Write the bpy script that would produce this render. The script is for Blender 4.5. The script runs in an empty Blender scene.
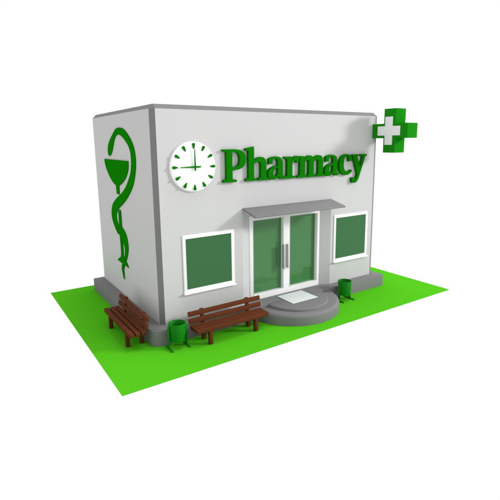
import bpy, bmesh, math, random, re
from mathutils import Matrix, Vector, Euler
C = bpy.context.scene
COL = C.collection
rad = math.radians

# ------------------------------------------------------------------ camera
cam = bpy.data.cameras.new('camera')
cam.sensor_width = 36.0
cam.lens = 444.212 / 500 * 36.0
cam.shift_x = -5.156 / 500
cam.shift_y = -21.791 / 500
cam.clip_start = 0.1
cam.clip_end = 500
co = bpy.data.objects.new('camera', cam)
COL.objects.link(co)
co.location = (-5.0759, -12.9593, 6.3499)
co.rotation_mode = 'XYZ'
co.rotation_euler = (rad(78.994), rad(0.501), rad(-34.246))
C.camera = co

# ------------------------------------------------------------------ light: white studio surround + one large softbox
w = bpy.data.worlds.new('World'); C.world = w; w.use_nodes = True
bg = w.node_tree.nodes['Background']
bg.inputs['Color'].default_value = (1, 1, 1, 1)
bg.inputs['Strength'].default_value = 1.0

def softbox(name, direction, dist, size, power, target=(5, 0, 2)):
    l = bpy.data.lights.new(name, 'AREA'); l.shape = 'DISK'; l.size = size; l.energy = power
    o = bpy.data.objects.new(name, l); COL.objects.link(o)
    d = Vector(direction).normalized()
    o.location = Vector(target) + d * dist
    o.rotation_euler = d.to_track_quat('Z', 'Y').to_euler()
    return o
softbox('softbox_lamp', (1.40, -1.0, 0.64), 100, 16, 74000)
softbox('overhead_softbox_lamp', (0.22, -0.10, 1.0), 100, 40, 29000)

C.view_settings.view_transform = 'Standard'
C.view_settings.look = 'None'
C.view_settings.exposure = 0
C.view_settings.gamma = 1
C.render.engine = 'CYCLES'
C.cycles.max_bounces = 8

# ------------------------------------------------------------------ materials
def mat(name, col, rough=0.6, spec=0.3, var=0.0, scale=8.0, bump=0.0, metal=0.0, grain=None, coat=0.0):
    m = bpy.data.materials.new(name); m.use_nodes = True
    nt = m.node_tree; b = nt.nodes['Principled BSDF']
    b.inputs['Base Color'].default_value = (*col, 1)
    b.inputs['Roughness'].default_value = rough
    b.inputs['Specular IOR Level'].default_value = spec
    b.inputs['Metallic'].default_value = metal
    b.inputs['Coat Weight'].default_value = coat
    if var or bump:
        tc = nt.nodes.new('ShaderNodeTexCoord')
        mp = nt.nodes.new('ShaderNodeMapping')
        nt.links.new(tc.outputs['Object'], mp.inputs['Vector'])
        if grain: mp.inputs['Scale'].default_value = grain
        nz = nt.nodes.new('ShaderNodeTexNoise')
        nz.inputs['Scale'].default_value = scale
        nz.inputs['Detail'].default_value = 5
        nt.links.new(mp.outputs['Vector'], nz.inputs['Vector'])
        if var:
            mx = nt.nodes.new('ShaderNodeMixRGB')
            mx.inputs[1].default_value = (*[c * (1 - var) for c in col], 1)
            mx.inputs[2].default_value = (*[min(1, c * (1 + var)) for c in col], 1)
            nt.links.new(nz.outputs['Fac'], mx.inputs[0])
            nt.links.new(mx.outputs[0], b.inputs['Base Color'])
        if bump:
            bp = nt.nodes.new('ShaderNodeBump'); bp.inputs['Strength'].default_value = bump
            bp.inputs['Distance'].default_value = 0.01
            nt.links.new(nz.outputs['Fac'], bp.inputs['Height'])
            nt.links.new(bp.outputs['Normal'], b.inputs['Normal'])
    return m
M_GRASS = mat('grass_green', (0.074, 0.432, 0.0112), 0.95, 0.0, 0.03, 30)
M_WALL  = mat('pale_grey_wall', (0.50, 0.50, 0.498), 0.8, 0.05, 0.015, 4)
M_TRIM  = mat('grey_trim', (0.19, 0.19, 0.19), 0.8, 0.05, 0.02, 6)
M_STONE = mat('grey_stone', (0.18, 0.178, 0.18), 0.8, 0.05, 0.03, 7)
M_WHITE = mat('white_frame', (0.77, 0.77, 0.77), 0.5, 0.2)
M_FACE  = mat('white_clock_face', (0.88, 0.88, 0.88), 0.35, 0.4)
M_GLASS = mat('green_window_glass', (0.031, 0.125, 0.040), 0.06, 0.24)
M_DGLASS= mat('green_door_glass', (0.050, 0.178, 0.056), 0.10, 0.40)
M_SIGN  = mat('sign_green', (0.005, 0.152, 0.0025), 0.6, 0.0)
M_CROSS = mat('cross_green', (0.011, 0.22, 0.007), 0.6, 0.0)
M_LOGO  = mat('emblem_green', (0.004, 0.172, 0.0003), 0.6, 0.0)
M_PLUS  = mat('cross_white', (0.78, 0.78, 0.78), 0.6, 0.2)
M_WOOD  = mat('brown_wood', (0.102, 0.029, 0.0105), 0.8, 0.05, 0.10, 14, 0.0, grain=(0.25, 3, 3))
M_BIN   = mat('bin_green', (0.004, 0.17, 0.004), 0.4, 0.15)
M_STEEL = mat('brushed_steel', (0.45, 0.45, 0.45), 0.4, 0.5, metal=0.3)
M_MAT   = mat('white_mat', (0.66, 0.69, 0.68), 0.9, 0.1, 0.02, 60)

# ------------------------------------------------------------------ helpers
def tag(o, label=None, cat=None, group=None, kind=None):
    if label: o['label'] = label
    if cat: o['category'] = cat
    if group: o['group'] = group
    if kind: o['kind'] = kind
    return o

def empty(name, loc=(0, 0, 0), rz=0.0):
    o = bpy.data.objects.new(name, None); COL.objects.link(o)
    o.location = loc; o.rotation_euler = (0, 0, rz); o.empty_display_size = 0.2
    return o

def link(name, bm, m, parent=None, smooth=False, world=True):
    me = bpy.data.meshes.new(name)
    bmesh.ops.recalc_face_normals(bm, faces=bm.faces[:])
    bm.to_mesh(me); bm.free()
    for mm in (m if isinstance(m, (list, tuple)) else [m]): me.materials.append(mm)
    if smooth:
        for p in me.polygons: p.use_smooth = True
        me.set_sharp_from_angle(angle=rad(38))
    o = bpy.data.objects.new(name, me); COL.objects.link(o)
    if parent is not None:
        o.parent = parent
        if world:   # geometry given in world space, parent at its own place
            off = Vector((0, 0, 0)); p = parent
            while p is not None:
                off += p.location; p = p.parent
            me.transform(Matrix.Translation(-off))
    return o

def add_box(bm, x0, x1, y0, y1, z0, z1, bev=0.0, seg=2, mtx=None):
    t = bmesh.new()
    v = [t.verts.new((x, y, z)) for x in (x0, x1) for y in (y0, y1) for z in (z0, z1)]
    for f in ((0, 1, 3, 2), (4, 6, 7, 5), (0, 4, 5, 1), (2, 3, 7, 6), (0, 2, 6, 4), (1, 5, 7, 3)):
        t.faces.new([v[i] for i in f])
    if bev: bmesh.ops.bevel(t, geom=t.edges[:], offset=bev, segments=seg, profile=0.5, affect='EDGES')
    if mtx is not None: t.transform(mtx)
    merge(bm, t)

def merge(bm, t):
    me = bpy.data.meshes.new('tmp'); t.to_mesh(me); t.free()
    bm.from_mesh(me); bpy.data.meshes.remove(me)

def box_obj(name, m, parent, *a, bev=0.0, seg=2, world=True):
    bm = bmesh.new(); add_box(bm, *a, bev=bev, seg=seg)
    return link(name, bm, m, parent, smooth=bev > 0, world=world)

def add_lathe(bm, prof, cx=0, cy=0, n=48, a0=0, a1=2 * math.pi, cap=False):
    full = abs(a1 - a0 - 2 * math.pi) < 1e-6
    cols = []
    for k in range(n if full else n + 1):
        a = a0 + (a1 - a0) * k / n
        cols.append([bm.verts.new((cx + r * math.cos(a), cy + r * math.sin(a), z)) for r, z in prof])
    m = len(cols)
    for k in range(m if full else m - 1):
        A, B = cols[k], cols[(k + 1) % m]
        for i in range(len(prof) - 1): bm.faces.new((A[i], B[i], B[i + 1], A[i + 1]))
    return cols

def rrect(x0, x1, y0, y1, rs, n=6):
    """rounded rectangle outline ccw; rs = radii at (x0y0, x1y0, x1y1, x0y1)"""
    pts = []
    for (cx, cy, sx, sy, r, st) in ((x0, y0, 1, 1, rs[0], 180), (x1, y0, -1, 1, rs[1], 270), (x1, y1, -1, -1, rs[2], 0), (x0, y1, 1, -1, rs[3], 90)):
        ox, oy = cx + sx * r, cy + sy * r
        for k in range(n + 1):
            a = rad(st + 90 * k / n); pts.append((ox + r * math.cos(a), oy + r * math.sin(a)))
    return pts

def inset(pts, d):
    """move a counter-clockwise convex outline inwards by d"""
    out = []; n = len(pts)
    for i in range(n):
        p, q, r = Vector(pts[i - 1]), Vector(pts[i]), Vector(pts[(i + 1) % n])
        a = (q - p).normalized(); b = (r - q).normalized()
        na, nb = Vector((-a.y, a.x)), Vector((-b.y, b.x))
        m = na + nb; m = m / max(m.length_squared / 2, 1e-6)
        out.append(tuple(q + m * d))
    return out

def prism(bm, pts, z0, z1, top_bev=0.0, seg=3):
    """vertical prism over a counter-clockwise outline; optional rounded top edge"""
    rings = [[bm.verts.new((x, y, z0)) for x, y in pts]]
    if top_bev:
        for k in range(seg + 1):
            a = math.pi / 2 * k / seg
            rings.append([bm.verts.new((x, y, z1 - top_bev * (1 - math.sin(a)))) for x, y in inset(pts, top_bev * (1 - math.cos(a)))])
    else: rings.append([bm.verts.new((x, y, z1)) for x, y in pts])
    n = len(pts)
    for A, B in zip(rings, rings[1:]):
        for i in range(n): bm.faces.new((A[i], A[(i + 1) % n], B[(i + 1) % n], B[i]))
    bm.faces.new(list(reversed(rings[0]))); bm.faces.new(rings[-1])

# 2-D outlines (SVG-like paths) turned into solid letters and emblems
def path_pts(d, n=8):
    subs, cur, p = [], [], (0, 0)
    for cmd, args in re.findall(r'([MLCZ])([^MLCZ]*)', d):
        v = [float(q) for q in re.findall(r'-?\d*\.?\d+', args)]
        if cmd == 'M': cur = [(v[0], v[1])]; p = cur[-1]
        elif cmd == 'L':
            for i in range(0, len(v), 2): cur.append((v[i], v[i + 1]))
            p = cur[-1]
        elif cmd == 'C':
            for i in range(0, len(v), 6):
                a, b, c = (v[i], v[i + 1]), (v[i + 2], v[i + 3]), (v[i + 4], v[i + 5])
                for k in range(1, n + 1):
                    t = k / n; u = 1 - t
                    cur.append(tuple(u**3 * p[j] + 3 * u * u * t * a[j] + 3 * u * t * t * b[j] + t**3 * c[j] for j in (0, 1)))
                p = c
        else: subs.append(cur)
    return subs

def smooth_loop(pts, sharp=(), n=4):
    """Catmull-Rom through closed points, corners listed in sharp kept"""
    out = []; N = len(pts)
    for i in range(N):
        p0, p1, p2, p3 = pts[i - 1], pts[i], pts[(i + 1) % N], pts[(i + 2) % N]
        if i in sharp: p0 = p1
        if (i + 1) % N in sharp: p3 = p2
        for k in range(n):
            t = k / n
            out.append(tuple(0.5 * (2 * p1[j] + (p2[j] - p0[j]) * t + (2 * p0[j] - 5 * p1[j] + 4 * p2[j] - p3[j]) * t * t
                       + (3 * p1[j] - p0[j] - 3 * p2[j] + p3[j]) * t**3) for j in (0, 1)))
    return out

def solid(name, subs, depth, bev, m, parent, mtx, thin=0.0):
    """filled outline in local XY, extruded +-depth/2, placed by mtx (world space)"""
    cu = bpy.data.curves.new('tmp', 'CURVE'); cu.dimensions = '2D'; cu.fill_mode = 'BOTH'
    cu.extrude = depth / 2 - bev; cu.bevel_depth = bev; cu.bevel_resolution = 2; cu.offset = -bev - thin
    for s in subs:
        sp = cu.splines.new('POLY'); sp.points.add(len(s) - 1); sp.use_cyclic_u = True
        for q, (x, y) in zip(sp.points, s): q.co = (x, y, 0, 1)
    o = bpy.data.objects.new('tmp', cu); COL.objects.link(o)
    dg = bpy.context.evaluated_depsgraph_get()
    me = bpy.data.meshes.new_from_object(o.evaluated_get(dg), depsgraph=dg)
    bpy.data.objects.remove(o); bpy.data.curves.remove(cu)
    bm = bmesh.new(); bm.from_mesh(me); bpy.data.meshes.remove(me)
    bmesh.ops.remove_doubles(bm, verts=bm.verts[:], dist=1e-5)
    bm.transform(mtx)
    return link(name, bm, m, parent, smooth=True)

FRONT = lambda x, y, z: Matrix(((1, 0, 0, x), (0, 0, -1, y), (0, 1, 0, z), (0, 0, 0, 1)))      # local +Z -> world -Y
LEFT = lambda x, y, z: Matrix(((0, 0, -1, x), (1, 0, 0, y), (0, 1, 0, z), (0, 0, 0, 1)))       # local XY -> world YZ

# ------------------------------------------------------------------ ground
bm = bmesh.new(); add_box(bm, -2.116, 12.165, -2.472, 7.24, -0.012, 0.0)
tag(link('ground', bm, M_GRASS), kind='structure', label='rectangle of flat bright green lawn under the pharmacy')

# ------------------------------------------------------------------ building
W_, D_, H_, HP, CH = 10.0, 6.568, 7.50, 0.505, 0.144
NX0, NX1, NB0, NB1, ND, NZ0, NZ1 = 3.177, 7.432, 3.592, 6.99, 0.222, 4.0, 3.72
bld = tag(empty('pharmacy_building', (5, 3.28, 0)), 'boxy pale grey pharmacy building with grey edge trim on a grey stone plinth', 'building')

bm = bmesh.new()
Q = lambda *p: bm.faces.new([bm.verts.new(v) for v in p])
zt = H_ - CH; x0, x1 = CH, W_ - CH
YR = 0.06      # the right corner's trim is nearly side-on
# front wall in four pieces round the niche (one plane, butted)
Q((x0, 0, HP), (NX0, 0, HP), (NX0, 0, zt), (x0, 0, zt))
Q((NX1, 0, HP), (x1, 0, HP), (x1, 0, zt), (NX1, 0, zt))
Q((NX0, 0, NZ0), (NX1, 0, NZ0), (NX1, 0, zt), (NX0, 0, zt))
# splayed reveals
Q((NX0, 0, HP), (NB0, ND, HP), (NB0, ND, NZ1), (NX0, 0, NZ0))
Q((NX1, 0, HP), (NX1, 0, NZ0), (NB1, ND, NZ1), (NB1, ND, HP))
Q((NX0, 0, NZ0), (NB0, ND, NZ1), (NB1, ND, NZ1), (NX1, 0, NZ0))
# other walls
Q((0, CH, HP), (0, CH, zt), (0, D_ - CH, zt), (0, D_ - CH, HP))
Q((W_, YR, HP), (W_, D_ - CH, HP), (W_, D_ - CH, zt), (W_, YR, zt))
Q((x0, D_, HP), (x0, D_, zt), (x1, D_, zt), (x1, D_, HP))
bmesh.ops.remove_doubles(bm, verts=bm.verts[:], dist=1e-4)
link('wall', bm, M_WALL, bld)

bm = bmesh.new()
Q = lambda *p: bm.faces.new([bm.verts.new(v) for v in p])
y0, y1 = CH, D_ - CH
Q((0, y0, HP), (x0, 0, HP), (x0, 0, zt), (0, y0, zt))
Q((x1, 0, HP), (W_, YR, HP), (W_, YR, zt), (x1, 0, zt))
Q((W_, y1, HP), (x1, D_, HP), (x1, D_, zt), (W_, y1, zt))
Q((x0, D_, HP), (0, y1, HP), (0, y1, zt), (x0, D_, zt))
Q((x0, 0, zt), (x1, 0, zt), (x1, y0, H_), (x0, y0, H_))
Q((0, y0, zt), (x0, y0, H_), (x0, y1, H_), (0, y1, zt))
Q((W_, YR, zt), (W_, y1, zt), (x1, y1, H_), (x1, y0, H_))
Q((x0, D_, zt), (x0, y1, H_), (x1, y1, H_), (x1, D_, zt))
for a, b, c in (((0, y0, zt), (x0, 0, zt), (x0, y0, H_)), ((W_, YR, zt), (x1, 0, zt), (x1, y0, H_)),
                ((0, y1, zt), (x0, D_, zt), (x0, y1, H_)), ((W_, y1, zt), (x1, D_, zt), (x1, y1, H_))): Q(a, b, c)
bmesh.ops.remove_doubles(bm, verts=bm.verts[:], dist=1e-4)
link('edge_trim', bm, M_TRIM, bld)
box_obj('roof', M_TRIM, bld, x0, x1, y0, y1, H_ - 0.2, H_)

bm = bmesh.new()
prism(bm, rrect(-0.432, 10.321, -0.411, 6.62, (0.30, 0.06, 0.3, 0.04), 8), -0.005, HP, 0.012, 2)
link('plinth', bm, M_STONE, bld, smooth=True)

def half_disc(r, cx, cy, z0, z1, bev, yclamp, n=120):
    bm = bmesh.new()
    pts = [(cx + r * math.cos(2 * math.pi * k / n), cy + r * math.sin(2 * math.pi * k / n)) for k in range(n)]
    pts = [(x, min(y, yclamp)) for x, y in pts]
    out = []
    for p in pts:
        if not out or (Vector(p) - Vector(out[-1])).length > 1e-4: out.append(p)
    yb = max(p[1] for p in out); rr = math.sqrt(r * r - (yb - cy) ** 2)
    back = [p for p in out if abs(p[1] - yb) < 1e-6]
    xa, xb = max(p[0] for p in back), min(p[0] for p in back)
    fr = [p for p in out if abs(p[1] - yb) >= 1e-6]
    # order counter-clockwise from right back corner round the front is already the order of fr (left..right)
    fr.sort(key=lambda p: math.atan2(p[1] - cy, p[0] - cx) if p[1] < cy else (math.atan2(p[1] - cy, p[0] - cx) if p[0] > cx else math.atan2(p[1] - cy, p[0] - cx) - 2 * math.pi))
    poly = [(cx - rr, yb)] + fr + [(cx + rr, yb)]
    prism(bm, poly, z0, z1, bev, 6)
    return bm
link('step', half_disc(1.88, 5.29, -0.08, -0.004, 0.41, 0.13, -0.28), M_STONE, bld, smooth=True)
link('step', half_disc(1.27, 5.25, -0.40, 0.36, 0.511, 0.055, -0.355), M_STONE, bld, smooth=True)

# canopy: sloping slab
bm = bmesh.new()
t = bmesh.new()
th = 0.075
P8 = [(NX0, 0.0, 4.075), (NX1, 0.0, 4.075), (NX1, -0.80, 3.885), (NX0, -0.80, 3.885)]
a = [t.verts.new(p) for p in P8]; b = [t.verts.new((p[0], p[1], p[2] - th)) for p in P8]
t.faces.new(a); t.faces.new(list(reversed(b)))
for i in range(4): t.faces.new((a[i], b[i], b[(i + 1) % 4], a[(i + 1) % 4]))
bmesh.ops.bevel(t, geom=[e for e in t.edges if not all(abs(v.co.y) < 1e-5 for v in e.verts)], offset=0.02, segments=2, profile=0.5, affect='EDGES')
merge(bm, t)
link('canopy', bm, M_TRIM, bld, smooth=True)

def frame_bm(x0, x1, z0, z1, wl, wr, wb, wt, yb, yf, bars=(), bev=0.012):
    """rectangular frame with mitre-free butted members, optional vertical bars"""
    bm = bmesh.new(); t = bmesh.new()
    o = [(x0, z0), (x1, z0), (x1, z1), (x0, z1)]
    # build as 2-D ring(s) with holes via grid columns
    xs = [x0, x0 + wl] + [c for bbar in bars for c in bbar] + [x1 - wr, x1]
    zs = [z0, z0 + wb, z1 - wt, z1]
    vt = {(i, j, k): t.verts.new((xs[i], (yf, yb)[k], zs[j])) for i in range(len(xs)) for j in range(4) for k in range(2)}
    holes = {i for i in range(1, len(xs) - 1, 2)}
    solidc = lambda i, j: 0 <= i < len(xs) - 1 and 0 <= j < 3 and not (j == 1 and i in holes)
    for i in range(len(xs) - 1):
        for j in range(3):
            if not solidc(i, j): continue
            for k in (0, 1): t.faces.new((vt[i, j, k], vt[i + 1, j, k], vt[i + 1, j + 1, k], vt[i, j + 1, k]))
            for di, dj, e in ((-1, 0, ((i, j), (i, j + 1))), (1, 0, ((i + 1, j), (i + 1, j + 1))), (0, -1, ((i, j), (i + 1, j))), (0, 1, ((i, j + 1), (i + 1, j + 1)))):
                if not solidc(i + di, j + dj):
                    (a, b), (c, d) = e
                    t.faces.new((vt[a, b, 0], vt[c, d, 0], vt[c, d, 1], vt[a, b, 1]))
    bmesh.ops.dissolve_limit(t, angle_limit=0.01, verts=t.verts[:], edges=t.edges[:])
    if bev: bmesh.ops.bevel(t, geom=[e for e in t.edges if len(e.link_faces) == 2 and e.calc_face_angle() > 1], offset=bev, segments=2, profile=0.5, affect='EDGES')
    merge(bm, t)
    return bm

# entrance: double glazed door
door = empty('door', (-5 + 5.29, -3.28 + 0.2, HP)); door.parent = bld
link('door_frame', frame_bm(3.594, 6.988, HP + 0.003, 3.718, 0.166, 0.105, 0.205, 0.186, 0.40, 0.20, bars=((5.16, 5.47),), bev=0.015), M_WHITE, door, smooth=True)
for a, b in ((3.74, 5.185), (5.455, 6.90)):
    box_obj('glass_pane', M_DGLASS, door, a, b, 0.36, 0.385, 0.69, 3.55)
for hx in (5.115, 5.312):
    bm = bmesh.new()
    add_box(bm, hx - 0.026, hx + 0.026, 0.085, 0.135, 1.515, 2.495, bev=0.008)
    add_box(bm, hx - 0.016, hx + 0.016, 0.135, 0.202, 1.54, 2.47)
    link('handle', bm, M_STEEL, door, smooth=True)

# windows
for (a, b) in ((0.835, 2.80), (7.575, 9.565)):
    wd = empty('window', (-5 + (a + b) / 2, -3.28, 1.42)); wd.parent = bld
    link('window_frame', frame_bm(a + 0.01, b, 1.42, 3.385, 0.108, 0.112, 0.125, 0.12, 0.002, -0.036, bev=0.008), M_WHITE, wd, smooth=True)
    box_obj('glass_pane', M_GLASS, wd, a + 0.11, b - 0.105, -0.018, -0.003, 1.535, 3.275)
    box_obj('window_sill', M_WHITE, wd, a - 0.02, b + 0.03, -0.125, -0.001, 1.392, 1.438, bev=0.01)

# ------------------------------------------------------------------ doormat
bm = bmesh.new(); add_box(bm, 4.715, 5.925, -0.955, 0.015, 0.5125, 0.530, bev=0.003, seg=1)
tag(link('doormat', bm, M_MAT), 'square white doormat on the round steps before the glass doors', 'doormat')

# ------------------------------------------------------------------ clock
ck = tag(empty('wall_clock', (1.315, 0, 5.585)), 'round white wall clock with green marks, its green hands at nine', 'clock')
bm = bmesh.new(); R_ = 0.80
prof = [(R_, 0.001), (R_, 0.045), (R_ * 0.985, 0.075), (R_ * 0.94, 0.100), (R_ * 0.8, 0.122), (R_ * 0.5, 0.136), (R_ * 0.2, 0.142), (0.0001, 0.143)]
add_lathe(bm, prof, n=72)
bmesh.ops.remove_doubles(bm, verts=bm.verts[:], dist=1e-3)
bm.transform(FRONT(1.315, 0, 5.585))
link('clock_face', bm, M_FACE, ck, smooth=True)
for k in range(12):
    a = k * math.pi / 6
    tear = [(-0.014, 0.568), (0.014, 0.568), (0.036, 0.645)] + [(0.048 * math.cos(q), 0.702 + 0.048 * math.sin(q)) for q in (k2 * math.pi / 8 for k2 in range(9))] + [(-0.036, 0.645)]
    ca, sa = math.cos(a), math.sin(a)
    pts = [(x * ca + y * sa, -x * sa + y * ca) for x, y in tear]
    solid('hour_mark', [pts], 0.04, 0.008, M_SIGN, ck, FRONT(1.315, -0.135, 5.585))
# hands, tapered, crossing past the pivot
def hand(name, length, tail, ang, yy):
    w0, w1 = 0.026, 0.011
    pts = [(-w0, -tail), (w0, -tail), (w0, 0), (w1, length), (-w1, length), (-w0, 0)]
    ca, sa = math.cos(ang), math.sin(ang)
    pts = [(x * ca + y * sa, -x * sa + y * ca) for x, y in pts]
    solid(name, [pts], 0.02, 0.003, M_SIGN, ck, FRONT(1.315, yy, 5.585))
hand('minute_hand', 0.56, 0.12, 0, -0.198)
hand('hour_hand', 0.50, 0.21, -math.pi / 2, -0.180)
bm = bmesh.new(); add_lathe(bm, [(0.0001, 0.14), (0.02, 0.14), (0.02, 0.205), (0.0001, 0.205)], n=16); bm.transform(FRONT(1.315, 0, 5.585))
link('pivot', bm, M_SIGN, ck, smooth=True)

# ------------------------------------------------------------------ lettering
GL = [
 ('P', 2.33, 'M0,1.10 L.46,1.10 C.76,1.10 .92,.98 .92,.76 C.92,.52 .72,.40 .44,.40 L.37,.40 L.37,.105 L.53,.085 L.53,0 L0,0 L0,.085 L.13,.105 L.13,1.01 L0,1.03 Z'
             'M.37,1.01 L.42,1.01 C.57,1.01 .655,.93 .655,.76 C.655,.58 .57,.50 .42,.50 L.37,.50 Z'),
 ('h', 3.22, 'M0,1.12 L.36,1.18 L.36,.70 C.45,.79 .55,.82 .65,.82 C.80,.82 .885,.72 .885,.55 L.885,.105 L.97,.085 L.97,0 L.53,0 L.53,.085 L.63,.105 L.63,.54 C.63,.62 .59,.65 .53,.65 C.47,.65 .41,.62 .36,.57 L.36,.105 L.45,.085 L.45,0 L0,0 L0,.085 L.12,.105 L.12,1.03 L0,1.05 Z'),
 ('a', 4.15, 'A'), 
 ('r', 4.89, 'M.02,.80 L.34,.80 L.385,.68 C.44,.78 .51,.82 .60,.82 C.65,.82 .68,.81 .70,.80 L.70,.56 L.57,.56 C.56,.61 .54,.63 .50,.63 C.45,.63 .41,.60 .39,.54 L.39,.105 L.52,.085 L.52,0 L0,0 L0,.085 L.14,.105 L.14,.70 L.02,.73 Z'),
 ('m', 5.515, 'M.09,.80 L.32,.80 L.36,.70 C.43,.78 .52,.82 .60,.82 C.70,.82 .76,.78 .79,.69 C.88,.78 .97,.82 1.06,.82 C1.21,.82 1.285,.72 1.285,.55 L1.285,.105 L1.40,.085 L1.40,0 L.94,0 L.94,.085 L1.03,.105 L1.03,.54 C1.03,.62 1.0,.65 .95,.65 C.90,.65 .85,.62 .81,.57 L.81,.105 L.90,.085 L.90,0 L.485,0 L.485,.085 L.555,.105 L.555,.54 C.555,.62 .53,.65 .49,.65 C.45,.65 .41,.62 .375,.57 L.375,.105 L.455,.085 L.455,0 L0,0 L0,.085 L.12,.105 L.12,.70 L.09,.73 Z'),
 ('a', 6.875, 'A'),
 ('c', 7.66, 'M.74,.14 C.66,.04 .55,-.02 .40,-.02 C.14,-.02 0,.14 0,.40 C0,.66 .16,.82 .42,.82 C.54,.82 .63,.79 .70,.75 L.70,.53 L.54,.53 L.51,.70 C.48,.735 .45,.74 .42,.74 C.30,.74 .26,.62 .26,.42 C.26,.22 .34,.13 .49,.13 C.57,.13 .64,.16 .70,.20 Z'),
 ('y', 8.315, 'M.10,.80 L.455,.80 L.455,.73 L.38,.71 L.54,.30 L.68,.71 L.57,.73 L.57,.80 L.93,.80 L.93,.73 L.84,.71 L.54,-.04 C.46,-.26 .38,-.36 .24,-.36 C.17,-.36 .12,-.35 .08,-.32 L.08,-.13 L.23,-.13 L.27,-.21 C.32,-.20 .36,-.13 .40,0 L.12,.71 L.10,.73 Z'),
]
GA = ('M.69,.52 C.69,.73 .58,.82 .37,.82 C.25,.82 .13,.79 .055,.74 L.055,.55 L.21,.55 L.24,.70 C.27,.73 .30,.735 .34,.735 C.42,.735 .45,.68 .45,.58 L.45,.49 C.32,.47 .22,.46 .14,.40 C.05,.35 .01,.29 .01,.20 C.01,.07 .10,-.01 .22,-.01 C.33,-.01 .41,.03 .47,.11 C.50,.03 .57,-.01 .66,-.01 C.72,-.01 .76,.01 .79,.03 L.77,.11 C.71,.085 .69,.10 .69,.16 Z'
      'M.45,.41 L.45,.22 C.42,.15 .38,.115 .335,.115 C.28,.115 .255,.15 .255,.22 C.255,.33 .33,.38 .45,.41 Z')
sg = tag(empty('shop_sign', (5.8, 0, 5.01)), 'raised green lettering on the front wall that reads Pharmacy', 'sign')
for ch, gx, d in GL:
    o = solid('letter', path_pts(GA if d == 'A' else d), 0.128, 0.009, M_SIGN, sg, FRONT(gx + 0.042 - (gx - 2.33) * 0.002, -0.066, 5.015), thin=0.003)
    o['label'] = 'green letter ' + ch

# ------------------------------------------------------------------ emblem on the left wall
SNAKE = [(4.366, 5.875), (4.496, 5.967), (4.478, 6.137), (4.377, 6.306), (4.103, 6.488), (3.782, 6.663), (3.419, 6.831), (3.146, 6.88), (2.892, 6.878), (2.603, 6.839), (2.291, 6.726), (1.957, 6.542), (1.721, 6.363), (1.56, 6.16), (1.493, 5.957), (1.475, 5.785), (1.503, 5.578), (1.586, 5.368), (1.731, 5.108), (1.953, 4.859), (2.278, 4.614), (2.666, 4.373), (3.112, 4.154), (3.576, 3.956), (3.823, 3.813), (3.957, 3.667), (3.974, 3.489), (3.866, 3.333), (3.761, 3.169), (3.767, 2.907), (3.963, 2.927), (4.211, 3.084), (4.452, 3.299), (4.575, 3.534), (4.505, 3.83), (4.274, 4.068), (3.829, 4.288), (3.378, 4.466), (3.018, 4.616), (2.619, 4.838), (2.277, 5.114), (2.047, 5.343), (1.942, 5.561), (1.902, 5.742), (1.904, 5.859), (1.921, 6.008), (2.025, 6.186), (2.268, 6.365), (2.618, 6.535), (2.945, 6.632), (3.166, 6.652), (3.42, 6.593), (3.609, 6.467), (3.803, 6.241), (3.957, 6.059), (4.186, 5.905)]
SNAKE_LOW = [(3.462, 3.258), (3.206, 3.179), (2.977, 3.04), (2.861, 2.856), (2.807, 2.615), (2.876, 2.363), (3.064, 2.082), (3.248, 1.937), (3.437, 1.948), (3.292, 2.138), (3.222, 2.327), (3.233, 2.533), (3.379, 2.697), (3.5, 2.804)]
CUP = [(5.037, 5.742), (2.222, 5.739), (2.26, 5.485), (2.433, 5.272), (2.704, 5.076), (3.057, 4.913), (3.412, 4.804), (3.433, 4.479), (3.732, 4.476), (3.774, 4.797), (4.082, 4.877), (4.476, 5.073), (4.848, 5.364), (5.0, 5.58)]
STEM = [(3.658, 3.878), (3.429, 3.882), (3.414, 3.448), (3.411, 3.105), (3.430, 2.564), (3.437, 2.105), (3.139, 1.961), (2.905, 1.79), (3.322, 1.812), (3.509, 1.593), (3.50, 1.403), (3.51, 1.185), (3.615, 1.38), (3.71, 1.577), (3.595, 1.806), (4.18, 1.833), (3.708, 2.05), (3.646, 2.281), (3.66, 2.632), (3.68, 2.9)]
em = tag(empty('pharmacy_emblem', (0, 3.4, 1.2)), 'green emblem of a snake coiled round a cup on the left wall', 'emblem')
solid('snake', [smooth_loop(SNAKE, (28, 29)), smooth_loop(SNAKE_LOW, (0, 7, 8, 13), 3)], 0.03, 0.0, M_LOGO, em, LEFT(-0.016, 0, 0))
solid('cup', [smooth_loop(CUP, (0, 1, 6, 7, 8, 9), 3)], 0.03, 0.0, M_LOGO, em, LEFT(-0.016, 0, 0))
solid('stem', [smooth_loop(STEM, (0, 1, 5, 7, 8, 11, 14, 15, 16, 5), 3)], 0.042, 0.0, M_LOGO, em, LEFT(-0.023, 0, 0))

# ------------------------------------------------------------------ cross sign
cr = tag(empty('cross_sign', (9.985, 0, 6.735)), 'thick green pharmacy cross sign with a white plus projecting from the front wall', 'sign')
def plus(cy, cz, L, a):
    return [(cy - a, cz - L), (cy + a, cz - L), (cy + a, cz - a), (cy + L, cz - a), (cy + L, cz + a), (cy + a, cz + a),
            (cy + a, cz + L), (cy - a, cz + L), (cy - a, cz + a), (cy - L, cz + a), (cy - L, cz - a), (cy - a, cz - a)]
solid('cross_body', [plus(-0.882, 6.738, 0.867, 0.287)], 0.60, 0.004, M_CROSS, cr, LEFT(9.985, 0, 0))
for s in (-1, 1):
    solid('white_cross', [plus(-0.852, 6.738, 0.555, 0.185)], 0.03, 0.004, M_PLUS, cr, LEFT(9.985 + s * 0.31, 0, 0))

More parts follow.
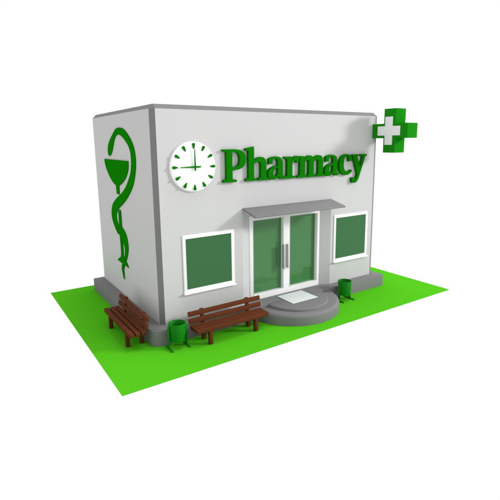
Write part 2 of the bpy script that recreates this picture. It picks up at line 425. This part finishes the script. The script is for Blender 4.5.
# ------------------------------------------------------------------ benches
def make_bench():
    r = empty('park_bench')
    B = lambda n, *a, bev=0.014: box_obj(n, M_WOOD, r, *a, bev=bev, world=False)
    for y in (-0.31, -0.119, 0.072): B('seat_slat', -1.365, 1.365, y, y + 0.145, 0.455, 0.59)
    for z, y in ((0.635, 0.205), (0.862, 0.245)):
        bm = bmesh.new(); add_box(bm, -1.39, 1.39, 0, 0.075, 0, 0.155, bev=0.014, mtx=Matrix.Translation((0, y, z)) @ Matrix.Rotation(rad(-9), 4, 'X'))
        link('back_slat', bm, M_WOOD, r, smooth=True, world=False)
    for s in (-1, 1):
        for y in (-0.235, 0.235): B('leg', s * 0.875 - 0.062, s * 0.875 + 0.062, y - 0.062, y + 0.062, 0, 0.456, bev=0.010)
        bm = bmesh.new()
        add_box(bm, s * 0.875 - 0.062, s * 0.875 + 0.062, 0, 0.07, 0, 0.635, bev=0.010, mtx=Matrix.Translation((0, 0.235, 0.40)) @ Matrix.Rotation(rad(-9), 4, 'X'))
        link('back_post', bm, M_WOOD, r, smooth=True, world=False)
        B('seat_support', s * 0.875 - 0.05, s * 0.875 + 0.05, -0.17, 0.17, 0.36, 0.45, bev=0.006)
    return r

def copy_tree(o, parent=None):
    c = o.copy(); COL.objects.link(c)
    if parent is not None: c.parent = parent; c.matrix_parent_inverse = o.matrix_parent_inverse
    for ch in list(o.children): copy_tree(ch, c)
    return c
bench = make_bench()
bench2 = copy_tree(bench)
bench.location = (2.055, -0.912, 0)
tag(bench, 'brown slatted wooden bench facing front, below the left window', 'bench', 'brown wooden benches around the pharmacy')
bench2.location = (-0.835, 1.083, 0); bench2.rotation_euler = (0, 0, rad(-90))
tag(bench2, 'brown slatted wooden bench beside the left wall with the snake emblem', 'bench', 'brown wooden benches around the pharmacy')

# ------------------------------------------------------------------ litter bins
def make_bin():
    r = empty('litter_bin')
    bm = bmesh.new()
    add_lathe(bm, [(0.0001, 0.235), (0.215, 0.235), (0.243, 0.25), (0.275, 0.79), (0.272, 0.815), (0.255, 0.82), (0.245, 0.80), (0.215, 0.29), (0.0001, 0.28)], n=40)
    bmesh.ops.remove_doubles(bm, verts=bm.verts[:], dist=1e-3)
    link('bin_body', bm, M_BIN, r, smooth=True, world=False)
    for s in (-1, 1):
        box_obj('post', M_BIN, r, s * 0.297 - 0.022, s * 0.297 + 0.022, -0.045, 0.045, 0.04, 0.745, bev=0.006, world=False)
        box_obj('foot', M_BIN, r, s * 0.297 - 0.026, s * 0.297 + 0.026, -0.27, 0.27, 0.0, 0.05, bev=0.008, world=False)
    return r
bin1 = make_bin(); bin2 = copy_tree(bin1)
bin1.location = (0.225, -0.745, 0)
tag(bin1, 'green cylindrical litter bin at the front corner between the two benches', 'litter bin', 'green litter bins on the lawn')
bin2.location = (7.56, -0.745, 0)
tag(bin2, 'green cylindrical litter bin right of the round entrance steps', 'litter bin', 'green litter bins on the lawn')
